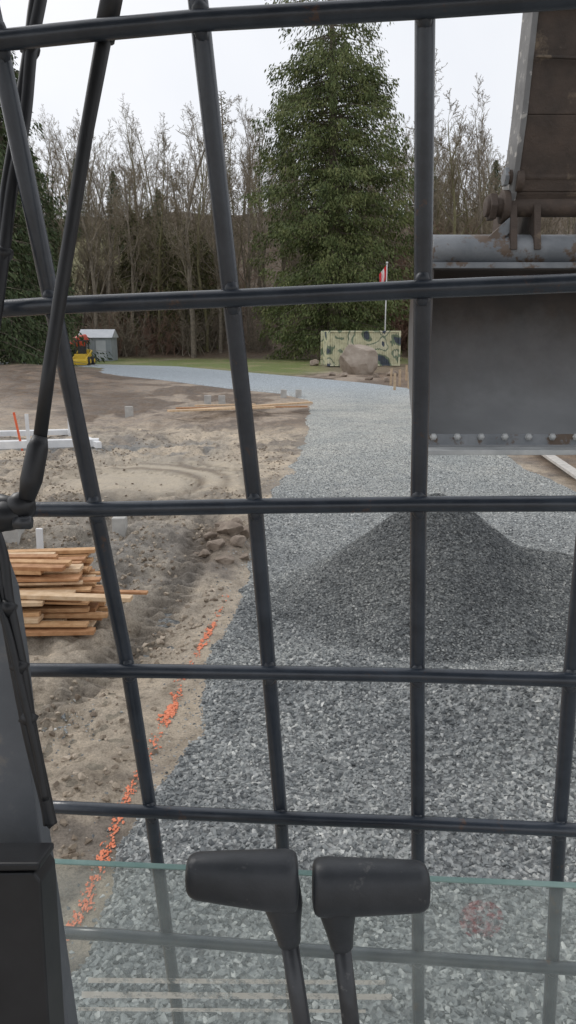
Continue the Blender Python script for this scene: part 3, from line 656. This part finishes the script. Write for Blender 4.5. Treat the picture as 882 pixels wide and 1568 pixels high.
mb.ball(U(32,775,.475),.0095,BLK,14); mb.ball(U(8,790,.475),.011,BLK,14,sc=(1.3,1,.9)); mb.tube([U(-20,765,.48),U(48,782,.475)],.006,BLK,12)
mb.tube([U(-15,812,.48),U(38,796,.475)],.0035,LST,10); mb.tube([U(22,800,.47),U(48,800,.47)],.0045,LST,6)
mb.obj('gas_strut')
mb=MB()
def cable(pts,r,d=.49):
    P=[U(a,b_,d) for a,b_ in pts]; Q=[]
    for i in range(len(P)-1):
        p0=P[max(i-1,0)];p1=P[i];p2=P[i+1];p3=P[min(i+2,len(P)-1)]
        for k in range(6):
            t=k/6; Q.append(.5*((2*p1)+(p2-p0)*t+(2*p0-5*p1+4*p2-p3)*t*t+(3*p1-p0-3*p2+p3)*t**3))
    Q.append(P[-1]); mb.tube(Q,r,BLK,10)
cable([(72,-60),(62,0),(48,75),(38,180),(18,290),(6,385),(-6,480),(-20,560)],.0042)
cable([(62,-60),(50,10),(42,75),(24,190),(6,300),(2,385),(-14,470)],.003)
cable([(-12,800),(5,850),(14,920),(34,1020),(50,1120),(76,1245),(80,1262)],.0036,.50)
cable([(-16,820),(0,880),(8,940),(24,1030),(44,1130),(68,1225),(74,1262)],.0034,.50)
cable([(-12,900),(10,960),(30,1040),(56,1150),(70,1225)],.0026,.495)
for a,b_,d in ((46,75,.49),(5,387,.49),(30,1020,.498),(12,930,.498),(44,1100,.498)):
    mb.tube([U(a-9,b_-5,d),U(a+9,b_+6,d)],.005,BLK,10)
mb.obj('hydraulic_hose')
# ---------- excavator bucket
m,nt,b=newmat('bucket_steel')   # worn grey steel; the upper shell's inner shade is painted in as dark brown
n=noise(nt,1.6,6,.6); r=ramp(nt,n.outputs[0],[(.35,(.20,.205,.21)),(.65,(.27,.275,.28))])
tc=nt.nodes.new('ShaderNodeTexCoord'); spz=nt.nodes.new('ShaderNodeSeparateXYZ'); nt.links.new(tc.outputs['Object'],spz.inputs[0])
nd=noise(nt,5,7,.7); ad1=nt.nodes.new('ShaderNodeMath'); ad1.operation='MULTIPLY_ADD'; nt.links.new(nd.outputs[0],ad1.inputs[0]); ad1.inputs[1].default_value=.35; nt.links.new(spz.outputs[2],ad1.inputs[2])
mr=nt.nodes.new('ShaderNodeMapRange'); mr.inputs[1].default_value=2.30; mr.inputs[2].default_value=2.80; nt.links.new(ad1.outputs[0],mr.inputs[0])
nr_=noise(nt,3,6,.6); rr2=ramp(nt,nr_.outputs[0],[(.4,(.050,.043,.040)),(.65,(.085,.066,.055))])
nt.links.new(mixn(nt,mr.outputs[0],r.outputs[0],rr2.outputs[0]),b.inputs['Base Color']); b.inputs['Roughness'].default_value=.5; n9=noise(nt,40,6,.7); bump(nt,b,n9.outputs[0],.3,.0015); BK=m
BT=M('bucket_grey_paint',(.12,.132,.145),(.21,.222,.235),5,.5,.6,.004,40,c3=(.10,.07,.05),s3=9,t3=.56)
CE=M('cutting_edge',(.33,.34,.34),(.46,.47,.46),8,.45,.3,.002,60,metal=.1)
MUD=M('muddy_steel',(.035,.027,.022),(.09,.063,.048),5,.75,.8,.012,16,c3=(.17,.13,.09),s3=3.2,t3=.57,w3=.035,lo=.3,hi=.7)
x0,x1=.655,2.05
cp=[(3.46,2.775),(3.70,2.775),(3.95,2.70),(3.98,2.40),(3.80,2.10),(3.46,1.985)]
pp=[]
for i in range(len(cp)-1):
    q=[Vector((0,*cp[max(i-1,0)])),Vector((0,*cp[i])),Vector((0,*cp[i+1])),Vector((0,*cp[min(i+2,len(cp)-1)]))]
    for k in range(8):
        t=k/8; pp.append(.5*((2*q[1])+(q[2]-q[0])*t+(2*q[0]-5*q[1]+4*q[2]-q[3])*t*t+(3*q[1]-q[0]-3*q[2]+q[3])*t**3))
pp.append(Vector((0,*cp[-1])))
mb=MB(); th=.018; inner=[];outer=[]
for i,p in enumerate(pp):
    d=(pp[min(i+1,len(pp)-1)]-pp[max(i-1,0)]).normalized(); nn=Vector((0,-d.z,d.y))
    if nn.dot(Vector((0,p.y-3.5,p.z-2.4)))<0: nn=-nn
    inner.append(p); outer.append(p+nn*th)
n=len(inner)
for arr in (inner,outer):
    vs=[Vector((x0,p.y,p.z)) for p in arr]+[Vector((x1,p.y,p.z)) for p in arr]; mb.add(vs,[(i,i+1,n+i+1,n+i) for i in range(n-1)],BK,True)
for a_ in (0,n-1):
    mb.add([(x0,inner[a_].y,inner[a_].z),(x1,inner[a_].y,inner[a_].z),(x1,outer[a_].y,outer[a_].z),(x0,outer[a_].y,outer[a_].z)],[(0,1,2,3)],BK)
for xx in (x0-.02,x1+.002):
    f=[(xx,p.y,p.z) for p in outer]; g_=[(xx+.018,p.y,p.z) for p in outer]; q=len(f)
    mb.add(f+g_,[tuple(range(q)),tuple(range(q,2*q))[::-1]]+[(i,q+i,q+(i+1)%q,(i+1)%q) for i in range(q)],BK)
mb.box(((x0+x1)/2,3.44,1.967),(x1-x0+.04,.16,.022),CE)
mb.box(((x0+x1)/2,3.475,2.00),(x1-x0,.012,.075),BT)
x=x0+.03
while x<x1:
    mb.ball((x,3.460,2.025),.014,CE,10,sc=(1,.7,1)); mb.tube([(x,3.470,2.025),(x,3.463,2.025)],.018,CE,6,smooth=False); x+=.112
mb.tube([(x0-.01,3.56,2.86),(x1,3.56,2.86)],[(.10,.075)]*2,BT,20,ref=Vector((0,0,1)))
mb.box(((x0+x1)/2,3.5,2.792),(x1-x0+.03,.13,.025),BT)
mb.beam((.90,3.50,2.89),(1.0,3.50,2.98),.02,.05,BT)
for xx in (.985,1.09,1.38,1.48):
    ang=[(3.45,2.86),(3.80,2.86),(3.78,3.02),(3.70,3.12),(3.58,3.13),(3.50,3.05)]
    f=[(xx,a,b_) for a,b_ in ang]; g_=[(xx+.03,a,b_) for a,b_ in ang]; q=6
    mb.add(f+g_,[tuple(range(q)),tuple(range(q,2*q))[::-1]]+[(i,q+i,q+(i+1)%q,(i+1)%q) for i in range(q)],MUD)
mb.obj('excavator_bucket',bevel=.003)
mb=MB(); pz=3.05
mb.tube([(.885,3.55,pz),(1.6,3.55,pz)],.042,MUD,18); mb.tube([(.90,3.55,pz),(.93,3.55,pz)],.062,MUD,6,smooth=False); mb.tube([(.955,3.55,pz),(.985,3.55,pz)],.072,MUD,20)
mb.tube([(1.0,3.5,pz+.10),(1.03,3.5,pz+.10)],.045,MUD,14); mb.tube([(.96,3.52,pz+.12),(1.6,3.52,pz+.12)],.03,MUD,14); mb.tube([(.95,3.52,pz+.12),(.97,3.52,pz+.12)],.042,BT,6,smooth=False)
SP=M('stick_side',(.13,.13,.13),(.2,.2,.2),7,.6,.5,.003,50,c3=(.38,.37,.35),s3=25,t3=.6)
sidep=[(3.56,2.99),(3.50,3.10),(3.42,3.40),(3.28,4.3),(3.05,6.0),(3.20,6.1),(3.43,4.3),(3.58,3.4),(3.66,3.1),(3.64,3.0)]
for xx in (.985,1.455):
    f=[(xx,a,b_) for a,b_ in sidep]; g_=[(xx+.025,a,b_) for a,b_ in sidep]; q=len(sidep)
    mb.add(f+g_,[tuple(range(q)),tuple(range(q,2*q))[::-1]]+[(i,q+i,q+(i+1)%q,(i+1)%q) for i in range(q)],SP)
fr_=[(3.56,3.02),(3.51,3.11),(3.435,3.40),(3.295,4.3),(3.07,6.0)]
for i in range(4):
    a,b_=fr_[i],fr_[i+1]
    mb.beam((1.232,a[0]+.008,a[1]),(1.232,b_[0]+.008,b_[1]),.444,.02,MUD,up=Vector((0,1,0)))
mb.beam((1.012,3.345,3.78),(1.455,3.345,3.80),.022,.02,MUD); mb.beam((1.012,3.375,3.60),(1.455,3.375,3.585),.014,.012,MUD)
mb.obj('excavator_arm',bevel=.004)
# ---------- light
w=bpy.data.worlds.new("World"); SC.world=w; w.use_nodes=True; nt=w.node_tree; nt.nodes.clear()
o=nt.nodes.new('ShaderNodeOutputWorld'); bg=nt.nodes.new('ShaderNodeBackground'); sk=nt.nodes.new('ShaderNodeTexSky'); sk.sky_type='NISHITA'; sk.sun_disc=False
EL=math.radians(40); AZ=math.radians(-50)
sk.sun_elevation=EL; sk.sun_rotation=AZ; sk.dust_density=4; sk.air_density=1
tc=nt.nodes.new('ShaderNodeTexCoord'); n=noise(nt,2.2,5,.55,tc.outputs['Generated'],.3); r=ramp(nt,n.outputs[0],[(.3,(9.2,9.5,10.1)),(.7,(10.4,10.5,10.8))])
mo=mixn(nt,.88,sk.outputs[0],r.outputs[0])
nt.links.new(mo,bg.inputs[0]); bg.inputs[1].default_value=.1; nt.links.new(bg.outputs[0],o.inputs[0])
ld=bpy.data.lights.new('sun','SUN'); ld.energy=1.0; ld.angle=math.radians(14); ld.color=(1,.97,.93); lo=bpy.data.objects.new('sun',ld); SC.collection.objects.link(lo)
dv=Vector((math.sin(AZ)*math.cos(EL),math.cos(AZ)*math.cos(EL),math.sin(EL))); lo.rotation_euler=dv.to_track_quat('Z','Y').to_euler()
print('done')
